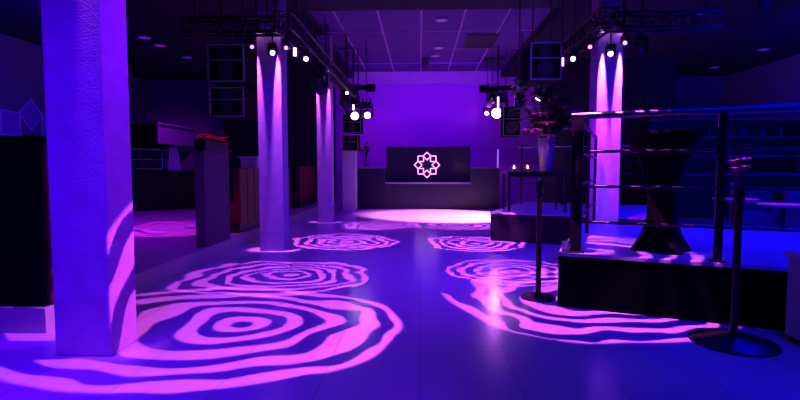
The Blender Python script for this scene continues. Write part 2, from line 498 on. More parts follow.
# ================================================================== DJ BOOTH
BY = 15.85
xL0, xL1, xR0, xR1 = at(356, 200, BY).x, at(386, 200, BY).x, at(470, 200, BY).x, at(499, 200, BY).x
root = empty('dj_booth', ((xL0 + xR1) / 2, BY, 0), 'long dark DJ booth with two higher wings under the neon sign', 'dj booth')
ox = (xL0 + xR1) / 2
def bx(mb, x0, y0, z0, x1, y1, z1, **k): return mb.box(x0 - ox, y0 - BY, z0, x1 - ox, y1 - BY, z1, **k)
M_BOOTH = mat('booth_front', (0.003, 0.002, 0.02), 0.35, bump=0.05, bscale=8)
bx(MB(), xL0, BY, 0, xL1, BY + 0.75, 1.29).build('side_wing', M_BOOTH, root)
bx(MB(), xR0, BY, 0, xR1, BY + 0.75, 1.29).build('side_wing', M_BOOTH, root)
bx(MB(), xL1, BY + 0.03, 0, xR0, BY + 0.7, 0.80).build('front_panel', M_BOOTH, root)
bx(MB(), xL1 - 0.02, BY - 0.02, 0.80, xR0 + 0.02, BY + 0.72, 0.84).build('lit_ledge', M_PALE, root)
bx(MB(), xL0 - 0.02, BY - 0.02, 1.29, xL1, BY + 0.77, 1.31).build('worktop', M_GREYFRAME, root)
bx(MB(), xR0, BY - 0.02, 1.29, xR1 + 0.02, BY + 0.77, 1.31).build('worktop', M_GREYFRAME, root)
# screen with the neon star
sx0, sx1 = at(387, 170, BY + .3).x, at(469.5, 170, BY + .3).x
scx = (sx0 + sx1) / 2
root = empty('neon_sign', (scx, BY + 0.35, 0.84), 'dark screen with glowing eight-pointed star of squares on the booth', 'sign')
MB().box(sx0 - scx, 0, 0, sx1 - scx, 0.1, 1.13, bevel=0.01).build('screen_panel', M_SCREEN, root)
fr = MB(); w = (sx1 - sx0) / 2
fr.box(-w - 0.02, -0.02, 0, -w + 0.02, 0.08, 1.15).box(w - 0.02, -0.02, 0, w + 0.02, 0.08, 1.15).box(-w, -0.02, 1.11, w, 0.08, 1.15)
fr.build('screen_frame', M_BLACKMETAL, root)
def star_shapes(s):
    out = []
    h = 0.125 * s; rc = 0.285 * s; d = 0.20 * s; q = 0.088 * s
    for k in range(4):
        a = k * math.pi / 2
        cx, cz = rc * math.cos(a), rc * math.sin(a)
        out.append([(cx + h, cz), (cx, cz + h), (cx - h, cz), (cx, cz - h)])
    for sx in (-1, 1):
        for sz in (-1, 1):
            cx, cz = sx * d, sz * d
            out.append([(cx - q, cz - q), (cx + q, cz - q), (cx + q, cz + q), (cx - q, cz + q)])
    return out
lc = at(427, 165, BY + 0.33)
for sh in star_shapes(1.0):
    pts = [(x + lc.x - scx, -0.035, z + lc.z - 0.84) for x, z in sh]
    MB().tube(pts + [pts[0]], 0.013, 8).build('neon_square', M_NEON, root)
# vase of flowers on the left wing
a = at(366.5, 168, BY + .3)
bouquet((a.x, BY + 0.3, 1.31), 0.42, 0.13, 0.92, 0.30, 90, 22, [(-0.15, 0.75, 0.1), (0.1, 0.7, 0.1), (0.0, 0.85, 0.1)], 'vase of loose flowers standing on left wing of booth', seed=9, lscale=0.55)
# CD players/mixers behind the screen are hidden; tall light post at right wing
a = at(499, 168, BY + .1)
tag(MB().box(-0.02, -0.02, 0, 0.02, 0.02, 0.58).build('light_post', mat('led_post', (0.7, 0.6, 0.8), 0.4, emit=(0.6, 0.2, 1.0), estr=0.6), None, loc=(a.x - 0.04, BY + 0.1, 1.31)), 'thin pale upright strip on the right end of the booth', 'light strip')
a = at(350, 208, 15.2)
root = empty('speaker_plinth', (a.x, 15.2, 0), 'pale upright plinth left of the booth below a black speaker', 'plinth')
PZ = at(350, 151, 15.0).z
MB().box(-0.2, -0.2, 0, 0.2, 0.2, PZ - 0.04, bevel=0.01).build('body', M_PALE, root)
MB().box(-0.23, -0.23, PZ - 0.04, 0.23, 0.23, PZ).build('cap', M_PALE, root)

# ================================================================== SPEAKERS
def make_speaker(w, h, d, frame=M_GREYFRAME):
    root = empty('loudspeaker', (0, 0, 0))
    MB().box(-w / 2, 0, 0, w / 2, d, h, bevel=0.01).build('cabinet', M_BLACKMATT, root)
    fr = MB(); t = 0.018
    fr.box(-w / 2, -0.02, 0, -w / 2 + t, 0, h).box(w / 2 - t, -0.02, 0, w / 2, 0, h)
    fr.box(-w / 2, -0.02, 0, w / 2, 0, t).box(-w / 2, -0.02, h - t, w / 2, 0, h).box(-w / 2, -0.02, h * 0.56, w / 2, 0, h * 0.56 + t)
    fr.build('front_frame', frame, root)
    MB().box(-w / 2 + 0.12, -0.012, h * 0.64, w / 2 - 0.12, 0.0, h * 0.92).build('horn', M_GRILLE, root)
    c = MB().cyl((0, -0.012, h * 0.29), (0, 0.0, h * 0.29), h * 0.22, seg=32).build('woofer', M_GRILLE, root)
    return root
def put_speaker(x0, y0, x1, y1, Y, label, d=0.5, hang=True, rz=0.0):
    a, b = at(x0, y1, Y), at(x1, y0, Y)
    s = make_speaker(b.x - a.x, b.z - a.z, d)
    rod = 0.0 if hang == 'short' else ceil_z(a.x, Y) - a.z
    s.location = ((a.x + b.x) / 2, Y, a.z); s.rotation_euler.z = rz
    tag(s, label, 'speaker', 'black loudspeakers')
    if hang:
        h = b.z - a.z
        if hang == 'short': rod = h + 0.08
        for sx in (-1, 1): MB().cyl((sx * (b.x - a.x) * 0.3, d / 2, h), (sx * (b.x - a.x) * 0.3, d / 2, rod), 0.012).build('hanging_rod', M_BLACKMETAL, s)
    return s
put_speaker(208, 44, 244, 82, 6.7, 'hanging two-way speaker with grey frame left of second pillar')
put_speaker(210, 87, 244, 117, 6.7, 'black bass speaker hanging lowest, under the grey-framed speaker', hang='short')
put_speaker(530, 42, 562, 80, 6.6, 'hanging two-way speaker above the tall bouquet on the right')
put_speaker(343, 114, 361, 133, 14.4, 'small outlined speaker hanging above the pale plinth')
s_ = put_speaker(342.5, 134, 358, 150, 15.0, 'black speaker box resting on the pale plinth', hang=False)
s_.location.z = PZ
a = at(510, 120, 14.4)
put_speaker(503, 106, 521, 136, 14.2, 'dark speaker hanging beside right stage lamps behind the bouquet')

# ================================================================== TRUSSES
def truss(p0, p1, w, label):
    p0, p1 = Vector(p0), Vector(p1)
    root = empty('lighting_truss', p0, label, 'truss', 'black box trusses')
    d = p1 - p0; L = d.length; dn = d.normalized()
    side = dn.cross(Vector((0, 0, 1))).normalized(); up = side.cross(dn)
    cs = [side * (a * w / 2) + up * (b * w / 2) for a, b in ((-1, -1), (1, -1), (1, 1), (-1, 1))]
    for c in cs:
        MB().cyl(c, c + d, 0.022, seg=10).build('chord', M_ALU, root, True)
    n = max(2, int(L / w)); mb = MB()
    for i in range(n):
        t0, t1 = dn * (L * i / n), dn * (L * (i + 1) / n)
        for k in range(4):
            a_, b_ = cs[k], cs[(k + 1) % 4]
            if i % 2: a_, b_ = b_, a_
            mb.cyl(a_ + t0, b_ + t1, 0.009, seg=6)
            mb.cyl(cs[k] + t0, cs[(k + 1) % 4] + t0, 0.009, seg=6)
    mb.build('lattice', M_ALU, root)
    for t in (0.12, 0.88):
        c = d * t; q = p0 + c
        MB().cyl(c + Vector((0, 0, w / 2)), c + Vector((0, 0, ceil_z(q.x, q.y) - p0.z)), 0.012, seg=8).build('hanging_rod', M_BLACKMETAL, root)
    return root
truss((-1.88, 6.9, 3.32), (-1.88, 13.5, 3.32), 0.22, 'left black lighting truss running back toward the stage')
truss((2.52, 6.9, 3.32), (2.52, 13.5, 3.32), 0.22, 'right black lighting truss running back toward the stage')
truss((-3.4, 7.2, 3.32), (-2.02, 7.2, 3.32), 0.20, 'short cross truss in front of the second left pillar')
truss((2.66, 7.2, 3.32), (4.1, 7.2, 3.32), 0.20, 'short cross truss above the lit right pillar')

# ================================================================== LIGHT FIXTURES
def make_moving_head(lens):
    root = empty('moving_head_light', (0, 0, 0))
    MB().box(-0.14, -0.14, -0.10, 0.14, 0.14, 0.0, bevel=0.012).cyl((-0.1, 0, 0), (-0.1, 0, 0.10), 0.02).cyl((0.1, 0, 0), (0.1, 0, 0.10), 0.02).build('base', M_BLACKMETAL, root)
    mb = MB(); mb.box(-0.17, -0.05, -0.15, 0.17, 0.05, -0.10, bevel=0.01)
    mb.box(-0.17, -0.05, -0.36, -0.13, 0.05, -0.12, bevel=0.01).box(0.13, -0.05, -0.36, 0.17, 0.05, -0.12, bevel=0.01)
    mb.build('yoke', M_BLACKMETAL, root)
    hd = MB().lathe([(0.085, 0.15), (0.115, 0.11), (0.12, 0.0), (0.11, -0.12), (0.10, -0.17), (0.085, -0.17)], 24).build('head', M_BLACKMETAL, root, True, (0, 0, -0.30))
    hd.rotation_mode = 'QUATERNION'
    ln = MB().lathe([(0.076, -0.172), (0.05, -0.186), (0.02, -0.19)], 20).build('lens', lens, hd, True)
    return root
def make_par(lens):
    root = empty('par_light', (0, 0, 0))
    mb = MB(); mb.box(-0.10, -0.015, -0.20, -0.09, 0.015, 0.0).box(0.09, -0.015, -0.20, 0.10, 0.015, 0.0).box(-0.10, -0.015, -0.01, 0.10, 0.015, 0.0).cyl((0, 0, 0), (0, 0, 0.12), 0.018)
    mb.build('bracket', M_BLACKMETAL, root)
    hd = MB().lathe([(0.05, 0.11), (0.085, 0.06), (0.088, -0.13), (0.075, -0.13)], 20).build('can', M_BLACKMETAL, root, True, (0, 0, -0.20))
    hd.rotation_mode = 'QUATERNION'
    MB().lathe([(0.07, -0.131), (0.04, -0.14), (0.015, -0.142)], 20).build('lens', lens, hd, True)
    return root
PROTO = {}
LENS = {'m': M_LENS_M, 'v': M_LENS_V, 'p': M_LENS_P, 'o': M_LENS_OFF}
def fixture(kind, lens, head, target, label, group, power=0, color=MAGENTA, angle=20, blend=0.5, radius=0.05, scale=1.0):
    """head: where the head stands; target: what it points at"""
    key = (kind, lens)
    if key not in PROTO:
        PROTO[key] = (make_moving_head if kind == 'moving' else make_par)(LENS[lens]); o = PROTO[key]
    else:
        o = copy_tree(PROTO[key])
    head, target = Vector(head), Vector(target)
    o.location = head + Vector((0, 0, (0.30 if kind == 'moving' else 0.20) * scale))
    o.scale = (scale,) * 3
    hd = [c for c in o.children if c.type == 'MESH' and c.name.split('.')[0] in ('head', 'can')][0]
    hd.rotation_quaternion = aim(target - head)
    tag(o, label, 'stage light', group)
    top = ceil_z(o.location.x, o.location.y)
    lx, ly = o.location.x, o.location.y
    if o.location.z < 3.2 and ((6.9 < ly < 13.5 and (abs(lx + 1.88) < 0.13 or abs(lx - 2.52) < 0.13)) or (7.08 < ly < 7.32 and (-3.4 < lx < -2.02 or 2.66 < lx < 4.1))):
        top = 3.22
    if o.location.z < top:
        MB().cyl((0, 0, -0.01), (0, 0, (top - o.location.z) / scale), 0.012 / scale, seg=8).build('hanging_rod', M_BLACKMETAL, o)
    if power:
        d = (target - head).normalized()
        l = spot_light(head + d * 0.21 * scale, target, power, color, angle, blend, radius)
    return o
CAMP = Vector((0, 0, 1.3))
# --- lamps visible around the pillars (pixel, depth)
def fx(px, py, Y): return at(px, py, Y)
# --- pillar grazers: small cans just in front of each pillar head
GZ = 'pin spots washing down the pillars'
def grazer(x, face_y, z, label, power, color=(0.62, 0.15, 1.0), ang=11):
    fixture('par', 'm', (x, face_y - 0.06, z), (x, face_y, z - 1.0), label, GZ, power, color, ang, 0.9, 0.01, 0.5)
grazer(-2.49, 7.70, 3.44, 'pin spot at the left edge of the second left pillar', 1400)
grazer(-2.18, 7.70, 3.44, 'pin spot at the right edge of the second left pillar', 2200)
grazer(-2.42, 11.8, 3.62, 'pin spot at the left edge of the farthest left pillar', 1200)
grazer(-2.14, 11.8, 3.62, 'pin spot at the right edge of the farthest left pillar', 1200)
grazer(PX4 + 0.07, 7.80, 3.44, 'pin spot at the left edge of the lit right pillar', 3600, ang=12)
grazer(PX4 + 0.33, 7.80, 3.44, 'pin spot at the right edge of the lit right pillar', 3000, ang=12)
grazer(-2.16, 3.29, 3.9, 'pin spot above the nearest pillar out of frame', 260, (0.85, 0.12, 1.0))
fixture('par', 'v', (-0.7, 4.6, 4.1), (-2.12, 3.45, 1.7), 'added violet spot brightening the inner face of the nearest pillar', GZ, 620, (0.20, 0.0, 1.0), 34, 0.9, 0.05, 0.8)  # added lamp out of view, brightens this pillar side
fixture('par', 'v', (-6.3, 13.2, 4.1), (-8.0, 16.0, 2.3), 'added violet spot brightening the canopy at the far left', GZ, 260, (0.35, 0.0, 1.0), 50, 0.9, 0.05, 0.8)  # extra lamp put in because the canopy came out dim
fixture('par', 'v', (1.5, 5.9, 4.1), (2.95, 7.8, 1.4), 'added violet spot brightening the right pillar evenly', GZ, 1500, (0.30, 0.0, 1.0), 24, 0.9, 0.05, 0.8)  # added fill lamp, boosts the pillar beyond its pin spots
# --- heads pointing at the camera side
MV = 'moving head lights on the trusses'
def mh(px, py, Y, label, lens='m', target=None, power=0, scale=0.8, color=MAGENTA, angle=18):
    p = at(px, py, Y); t = target if target else CAMP + Vector((0, 0, 0.2))
    fixture('moving', lens, p, t, label, MV, power, color, angle, 0.4, 0.04, scale)
mh(272.5, 53, 7.2, 'glowing moving head hanging between the two pin spots of second pillar', scale=0.42)
mh(306, 59, 7.6, 'glowing moving head hanging right of the second left pillar', scale=0.42)
mh(286, 48, 7.2, 'small violet moving head close to the second pillar top', 'v', None, 0, 0.34)
mh(326, 88, 11.0, 'dim violet moving head above the farthest left pillar', 'v', None, 0, 0.45)
mh(347, 93, 12.4, 'glowing moving head between farthest pillar and stage lamp cluster', 'm', None, 0, 0.45)
mh(354, 115, 14.0, 'large blazing left lamp of the left stage cluster', 'm', (0.0, 6.0, 1.0), 0, 1.35)
mh(366.5, 114.5, 13.3, 'large blazing right lamp of the left stage cluster', 'm', (0.5, 6.0, 1.0), 0, 1.05)
mh(353, 100, 14.9, 'left stage head washing the wall behind the booth', 'o', (-1.6, 17.6, 2.2), 45, 1.0, (0.5, 0.03, 1.0), 60)
mh(487, 113, 15.4, 'smaller tilted lamp of the right stage cluster', 'm', (0.0, 6.0, 1.0), 0, 0.7)
mh(497, 112, 16.0, 'largest blazing lamp of the right stage cluster', 'm', (0.3, 4.0, 0.4), 70, 2.0, PINK, 22)
mh(492, 98, 14.9, 'right stage head washing the wall behind the booth', 'o', (2.1, 17.6, 2.2), 60, 1.0, (0.6, 0.04, 1.0), 60)
mh(519, 84, 7.9, 'small pink moving head left of the hanging right speaker', 'p', (2.15, 9.3, 2.0), 60, 0.4, PINK, 34)
mh(573, 59, 7.6, 'glowing moving head left of the lit right pillar', scale=0.42)
mh(610.5, 54, 7.2, 'glowing moving head in front of the lit right pillar', scale=0.42)
mh(590, 47, 7.3, 'small pink moving head at the lit right pillar top', 'p', None, 0, 0.34)
mh(625, 43, 7.2, 'small pink moving head right of the lit right pillar', 'p', None, 0, 0.34)
mh(252, 47, 7.2, 'small violet moving head left of the second pillar', 'v', None, 0, 0.34)
mh(641, 50, 8.0, 'unlit moving head at the far right end of the cross truss', 'o', None, 0, 0.6)
# tubes and LED strips
for px, py0, py1, Y, lab in [(353.5, 101, 112, 13.9, 'short glowing LED bar above the left stage lamps'), (498, 97, 109, 13.9, 'short glowing LED bar above the right stage lamps'),
                             (295, 48, 56, 7.3, 'short LED bar hanging right of the second left pillar'), (562, 58, 66, 7.4, 'short LED bar hanging left of the lit right pillar')]:
    a, b = at(px, py1, Y), at(px, py0, Y)
    root = empty('led_bar', a, lab, 'led bar', 'short LED bars')
    h = b.z - a.z
    MB().box(-0.03, 0.0, -0.01, 0.03, 0.06, h + 0.01).build('housing', M_BLACKMETAL, root)
    MB().box(-0.02, -0.012, 0, 0.02, 0.0, h).build('strip', M_LED, root)
    MB().cyl((0, 0.03, h), (0, 0.03, ceil_z(a.x, a.y) - a.z), 0.012).build('hanging_rod', M_BLACKMETAL, root)
# dark cylinder cross tubes at the stage
for p0, p1, lab in [((345, 87), (372, 88), 'dark horizontal tube over the left stage lamps'), ((483, 89), (512, 88), 'dark horizontal tube over the right stage lamps')]:
    a, b = at(*p0, 14.2), at(*p1, 14.2)
    root = empty('crossbar', a, lab, 'crossbar', 'dark stage crossbars')
    MB().cyl((0, 0, 0), b - a, 0.07, seg=20).build('tube', M_BLACKMATT, root, True)
    e = (b - a) if p0[0] < 400 else Vector((0, 0, 0))
    s = -1 if p0[0] < 400 else 1
    MB().cyl(e + Vector((-0.09 * s, 0, 0)), e + Vector((0.14 * s, 0, 0)), 0.11, seg=20).build('end_cap', M_BLACKMATT, root, True)
    MB().cyl((b - a) / 2, (b - a) / 2 + Vector((0, 0, ceil_z(a.x, a.y) - a.z)), 0.015).build('hanging_rod', M_BLACKMETAL, root)

# ================================================================== GOBO PROJECTORS
def gobo_nodes(light, seed, freq, tan_r, thr, stretch=(1, 1), wob=0.42):
    light.use_nodes = True
    nt = light.node_tree; N = nt.nodes.new; L = nt.links.new
    em = nt.nodes['Emission']
    tc = N('ShaderNodeTexCoord')
    sp = N('ShaderNodeSeparateXYZ'); L(tc.outputs['Normal'], sp.inputs[0])
    def math_(op, a, b=None, c=None):
        m = N('ShaderNodeMath'); m.operation = op
        for i, v in enumerate((a, b, c)):
            if v is None: continue
            if isinstance(v, (int, float)): m.inputs[i].default_value = v
            else: L(v, m.inputs[i])
        return m.outputs[0]
    az = math_('ABSOLUTE', sp.outputs[2])
    x = math_('DIVIDE', math_('DIVIDE', sp.outputs[0], az), tan_r * stretch[0])
    y = math_('DIVIDE', math_('DIVIDE', sp.outputs[1], az), tan_r * stretch[1])
    cb = N('ShaderNodeCombineXYZ'); L(x, cb.inputs[0]); L(y, cb.inputs[1]); cb.inputs[2].default_value = seed * 3.7
    r = math_('SQRT', math_('ADD', math_('MULTIPLY', x, x), math_('MULTIPLY', y, y)))
    n1 = N('ShaderNodeTexNoise'); n1.inputs['Scale'].default_value = 1.7; n1.inputs['Detail'].default_value = 0
    L(cb.outputs[0], n1.inputs['Vector'])
    n2 = N('ShaderNodeTexNoise'); n2.inputs['Scale'].default_value = 4.2; n2.inputs['Detail'].default_value = 0
    L(cb.outputs[0], n2.inputs['Vector'])
    rw = math_('ADD', r, math_('MULTIPLY', math_('SUBTRACT', n1.outputs['Fac'], 0.5), wob))
    rw = math_('ADD', rw, math_('MULTIPLY', math_('SUBTRACT', n2.outputs['Fac'], 0.5), 0.16))
    s = math_('SINE', math_('MULTIPLY', rw, freq))
    n3 = N('ShaderNodeTexNoise'); n3.inputs['Scale'].default_value = 2.6; n3.inputs['Detail'].default_value = 1
    off = N('ShaderNodeVectorMath'); off.operation = 'ADD'; off.inputs[1].default_value = (5.3, 2.1, 9.0)
    L(cb.outputs[0], off.inputs[0]); L(off.outputs[0], n3.inputs['Vector'])
    v = math_('ADD', s, math_('MULTIPLY', math_('SUBTRACT', n3.outputs['Fac'], 0.5), 1.7))
    mr = N('ShaderNodeMapRange'); L(v, mr.inputs[0]); mr.inputs[1].default_value = thr; mr.inputs[2].default_value = thr + 0.16
    edge = N('ShaderNodeMapRange'); L(math_('ADD', r, math_('MULTIPLY', math_('SUBTRACT', n1.outputs['Fac'], 0.5), 0.25)), edge.inputs[0])
    edge.inputs[1].default_value = 1.0; edge.inputs[2].default_value = 0.97
    out = math_('MULTIPLY', mr.outputs[0], edge.outputs[0])
    L(out, em.inputs['Strength'])

GB = 'pattern projectors over the dance floor'
def gobo(src, tgt, rad, power, seed, label, color=PINK, freq=30, thr=0.0, stretch=(1, 1)):
    src, tgt = Vector(src), Vector(tgt)
    o = fixture('moving', 'm', src, tgt, label, GB)
    dist = (tgt - src).length
    tr = rad / dist
    d = (tgt - src).normalized()
    l = spot_light(src + d * 0.2, tgt, power, color, 2 * math.degrees(math.atan(tr * 1.5 * max(stretch))), 0.0, 0.012, None, 'gobo_beam')
    gobo_nodes(l.data, seed, freq, tr, thr, stretch, 0.42 if seed in (1, 5) else 0.3)
    return l
GP = 1400
gobo((1.4, 3.85, 4.0), (-1.46, 3.98, 0), 1.36, GP * 1.3, 1, 'projector casting the nearest left ripple pattern', thr=-0.12, freq=28)
gobo((0.5, 6.1, 4.0), (-1.60, 5.95, 0), 1.05, GP, 2, 'projector casting the second left ripple pattern', thr=0.05, freq=36)
gobo((0.15, 7.2, 4.0), (-1.25, 8.7, 0), 1.0, GP * 1.9, 3, 'projector casting the third left ripple pattern', thr=0.1, freq=30)
gobo((-1.88, 9.4, 2.86), (-0.95, 11.3, 0), 0.95, GP * .95, 4, 'projector casting the fourth left ripple pattern', thr=0.0, freq=32)
gobo((1.25, 4.2, 4.0), (1.55, 4.95, 0), 1.42, GP, 5, 'projector casting the nearest right ripple pattern', thr=0.1, freq=33)
gobo((0.55, 5.3, 4.0), (1.15, 6.25, 0), 0.9, GP, 6, 'projector casting the second right ripple pattern', thr=0.1, freq=30)
gobo((0.75, 7.2, 4.0), (0.95, 8.6, 0), 0.95, GP * 1.8, 7, 'projector casting the third right ripple pattern', thr=0.1, freq=30)
gobo((2.52, 10.5, 2.86), (0.9, 11.3, 0), 0.95, GP * .95, 8, 'projector casting the fourth right ripple pattern', thr=0.0, freq=32)
gobo((-4.7, 7.3, 4.0), (-4.35, 8.9, 0.2), 1.3, 1500, 9, 'projector casting a dim ripple pattern on the raised floor', (0.8, 0.02, 0.8))
# stage spots whitening the floor in front of the booth
fixture('moving', 'o', (2.52, 12.9, 2.9), (1.15, 13.5, 0), 'right truss head lighting the floor before the booth', MV, 4300, (1.0, 0.42, 1.0), 64, 0.25, 0.05, 0.8)
fixture('moving', 'o', (-1.88, 12.6, 2.9), (-0.6, 14.4, 0), 'left truss head lighting the middle of the stage floor', MV, 500, PINK, 50, 0.5, 0.05, 0.8)

# ================================================================== CEILING DETAILS
def downlight(px, py, z, label):
    p = on_z(px, py, z)
    root = empty('downlight', p, label, 'downlight', 'round ceiling downlights')
    MB().lathe([(0.14, 0.0), (0.15, -0.02), (0.11, -0.03), (0.105, -0.005)], 28, cap=False).build('ring', M_PALE, root, True)
    MB().lathe([(0.105, -0.012), (0.10, -0.018)], 28).build('glass', M_DOWN, root, True)
for px, py, z, lab in [(441.5, 19.5, 4.605, 'round downlight nearest the camera in the tiled ceiling bay'), (439, 47.5, 4.605, 'upper of two small downlights deep in the tiled bay'),
                       (435.5, 55.5, 4.605, 'lower of two small downlights deep in the tiled bay'), (697, 14, ZC, 'bright round downlight in the black ceiling upper right'),
                       (144, 37, ZC, 'leftmost downlight in the black ceiling behind first pillar'), (160, 45, ZC, 'middle downlight in the black ceiling right of first pillar'),
                       (187, 57, ZC, 'rightmost small downlight in the black ceiling left of the speaker'), (764, 49, ZC, 'faint downlight in the black ceiling near right wall'),
                       (715, 67, ZC, 'faint downlight in the black ceiling before the right wall')]:
    downlight(px, py, z, lab)
def ceiling_vent(p0, p1, z, label):
    a, b = on_z(*p0, z), on_z(*p1, z)
    x0, x1 = min(a.x, b.x), max(a.x, b.x); y0, y1 = min(a.y, b.y), max(a.y, b.y)
    root = empty('ceiling_vent', ((x0 + x1) / 2, (y0 + y1) / 2, z), label, 'vent', 'dark ceiling vents')
    w, h = (x1 - x0) / 2, (y1 - y0) / 2
    MB().box(-w, -h, -0.015, w, h, 0.0).build('panel', M_VENT, root)
    mb = MB(); n = max(3, int(h * 2 / 0.12))
    for i in range(n): mb.box(-w + 0.02, -h + (i + 0.3) * 2 * h / n, -0.03, w - 0.02, -h + (i + 0.7) * 2 * h / n, -0.015)
    mb.build('slats', M_VENT, root)
ceiling_vent((462, 48), (500, 34), 4.60, 'larger dark panel in the tiled ceiling right of centre')
ceiling_vent((480, 66), (506, 58), 4.60, 'farther dark panel in the tiled ceiling near the stage')
ceiling_vent((421, 68), (430, 58), 4.60, 'small square dark vent in the tiled ceiling centre')

# ================================================================== LEFT SIDE
# black bar unit with a red side
root = empty('bar_counter', (-2.95, 3.79, 0.2), 'black block with red side at the left edge of the picture', 'counter')
MB().box(-3.0, 0, 0, -0.02, 0.9, 1.31).build('body', M_BLACKMATT, root)
MB().box(-0.02, 0.02, 0.02, 0.02, 0.86, 1.27, bevel=0.008).build('side_panel', M_RED, root)
MB().box(-3.0, -0.02, 1.31, 0.0, 0.92, 1.35).build('top', M_BLACKMATT, root)
# partition along the step edge, flowers on top
root = empty('partition', (-3.02, 7.19, 0.2), 'narrow dark plaster partition on the step edge under red flowers', 'partition')
M_PART = mat('dark_plaster', (0.10, 0.06, 0.11), 0.7, bump=0.9, bscale=14, var=0.3)
MB().box(-0.07, -0.45, 0, 0.07, 0.45, 1.34, bevel=0.01).build('panel', M_PART, root)
MB().box(-0.11, -0.48, 1.34, 0.11, 0.48, 1.38, bevel=0.006).build('cap', M_BLACK, root)
random.seed(21)
root = empty('flower_trough', (-3.02, 7.20, 1.58), 'low trough of bright red flowers on the partition', 'flowers')
MB().box(-0.08, -0.42, 0, 0.08, 0.42, 0.10, bevel=0.006).build('trough', M_BLACK, root)
mb = MB()
for i in range(60):
    mb.leaf((random.uniform(-.06, .06), random.uniform(-.4, .4), 0.08), (random.uniform(-1, 1), random.uniform(-1, 1), random.uniform(.2, 1)), 0.12, 0.05)
mb.build('leaves', M_LEAF, root, True)
for i in range(34):
    c = Vector((random.uniform(-.07, .09), -0.42 + 0.84 * i / 33, random.uniform(.12, .19)))
    mb = MB()
    for k in range(5):
        a = k * 1.2566 + i
        mb.leaf(c, (math.cos(a), math.sin(a), 0.5), 0.05, 0.035, bend=0.4)
    mb.build('blossom', M_PETALRED, root, True)
fixture('par', 'p', (-3.4, 5.3, 4.1), (-3.02, 7.2, 1.66), 'added pink pin spot brightening the red flowers of the partition', GZ, 260, (1.0, 0.10, 0.35), 16, 0.6, 0.03, 0.6)  # added lamp, makes the dim blossoms stand out
# red padded panels and black posts farther along the step
def red_panel(x, y0, y1, z1, label, z0=0.2):
    root = empty('banquette', (x, y0, z0), label, 'banquette', 'red padded banquettes')
    L = y1 - y0
    MB().box(-0.35, 0, 0, 0.0, L, 0.14).build('plinth', M_BLACK, root)
    MB().box(-0.6, 0.0, 0.14, 0.0, L, 0.45, bevel=0.03).build('seat', M_RED, root)
    mb = MB(); n = max(2, int(L / 0.35))
    for i in range(n): mb.box(-0.10, L * i / n + 0.005, 0.14, 0.02, L * (i + 1) / n - 0.005, z1 - z0, bevel=0.02)
    mb.build('backrest', M_RED, root)
red_panel(-3.05, 8.3, 9.4, 1.30, 'red padded banquette just behind the dark partition')
red_panel(-3.05, 10.1, 11.6, 1.30, 'red padded banquette seen between partition and second pillar')
red_panel(-3.3, 13.6, 15.6, 1.35, 'farthest red padded banquette seen between the two far pillars')
root = empty('black_post', (-3.0, 9.75, 0.2), 'slim black post between the red banquettes', 'post')
MB().box(-0.08, -0.08, 0, 0.08, 0.08, 1.25).build('shaft', M_BLACKMATT, root)
MB().box(-0.11, -0.11, 1.25, 0.11, 0.11, 1.29).build('cap', M_BLACKMATT, root)
root = empty('service_box', (-2.98, 8.6, 1.30), 'small pale box with a tray on the red banquette end', 'box')
MB().box(-0.14, 0, 0, 0.14, 0.25, 0.18, bevel=0.01).build('box_body', M_CLOTH, root)
MB().box(-0.17, -0.03, 0.18, 0.17, 0.28, 0.20, bevel=0.004).build('tray', M_CLOTH, root)
# angled dark parapet with rails in the far left
A, B = Vector((-7.5, 12.1, 0.2)), Vector((-5.9, 13.55, 0.2))
ang = math.atan2(B.y - A.y, B.x - A.x); Ln = (B - A).length
root = empty('parapet', A, 'dark parapet with three rails at the far left of the raised floor', 'parapet', rz=ang)
MB().box(-0.6, 0, 0, Ln, 0.12, 1.03).build('panel', M_BLACK, root)
for h in (1.08, 1.32, 1.58):
    MB().cyl((-0.6, 0.06, h), (Ln, 0.06, h), 0.022, seg=10).build('rail', M_CHROME, root, True)
for u in (0.0, Ln / 2, Ln - 0.03):
    MB().cyl((u, 0.06, 1.03), (u, 0.06, 1.58), 0.018, seg=10).build('post', M_CHROME, root, True)
# cloth over the rails
mb = MB(); N = 24
for side in (-1, 1):
    prev = None
    for i in range(N + 1):
        t = i / N; u = (t - 0.5)
        w = 0.0
        top = mb.bm.verts.new((u * 0.20, side * 0.03, 1.62)); botw = 0.34
        bot = mb.bm.verts.new((u * botw, side * (0.07 + 0.02 * math.sin(t * 25)), 1.03 + 0.02 * math.sin(t * 9)))
        if prev: mb.bm.faces.new((prev[0], top, bot, prev[1]))
        if side == 1: mb.bm.faces.new((lst[i], top, mb.bm.verts.new((u * 0.2, 0, 1.63)))) if False else None
        prev = (top, bot)
mb.box(-0.10, -0.03, 1.612, 0.10, 0.03, 1.63)
c = mb.build('draped_cloth', M_CLOTH, None, True)
p = A.lerp(B, 0.63); c.location = p + Vector((-0.06 * math.sin(ang), 0.06 * math.cos(ang), 0)); c.rotation_euler.z = ang
tag(c, 'pale cloth draped over the far left rails', 'cloth')
# canopy box behind
root = empty('bar_canopy', (-8.0, 15.1, 2.05), 'long pale boxed canopy along the far left wall', 'canopy')
MB().box(-1.66, 0, 0, -0.02, 2.4, 0.62).build('dark_end', M_BLACKMATT, root)
MB().box(-0.02, 0, 0, 0.02, 2.4, 0.62).build('side_face', M_PALE, root)
MB().box(-0.02, -0.03, 0.58, 0.10, 2.4, 0.64).build('ledge', M_PALE, root)
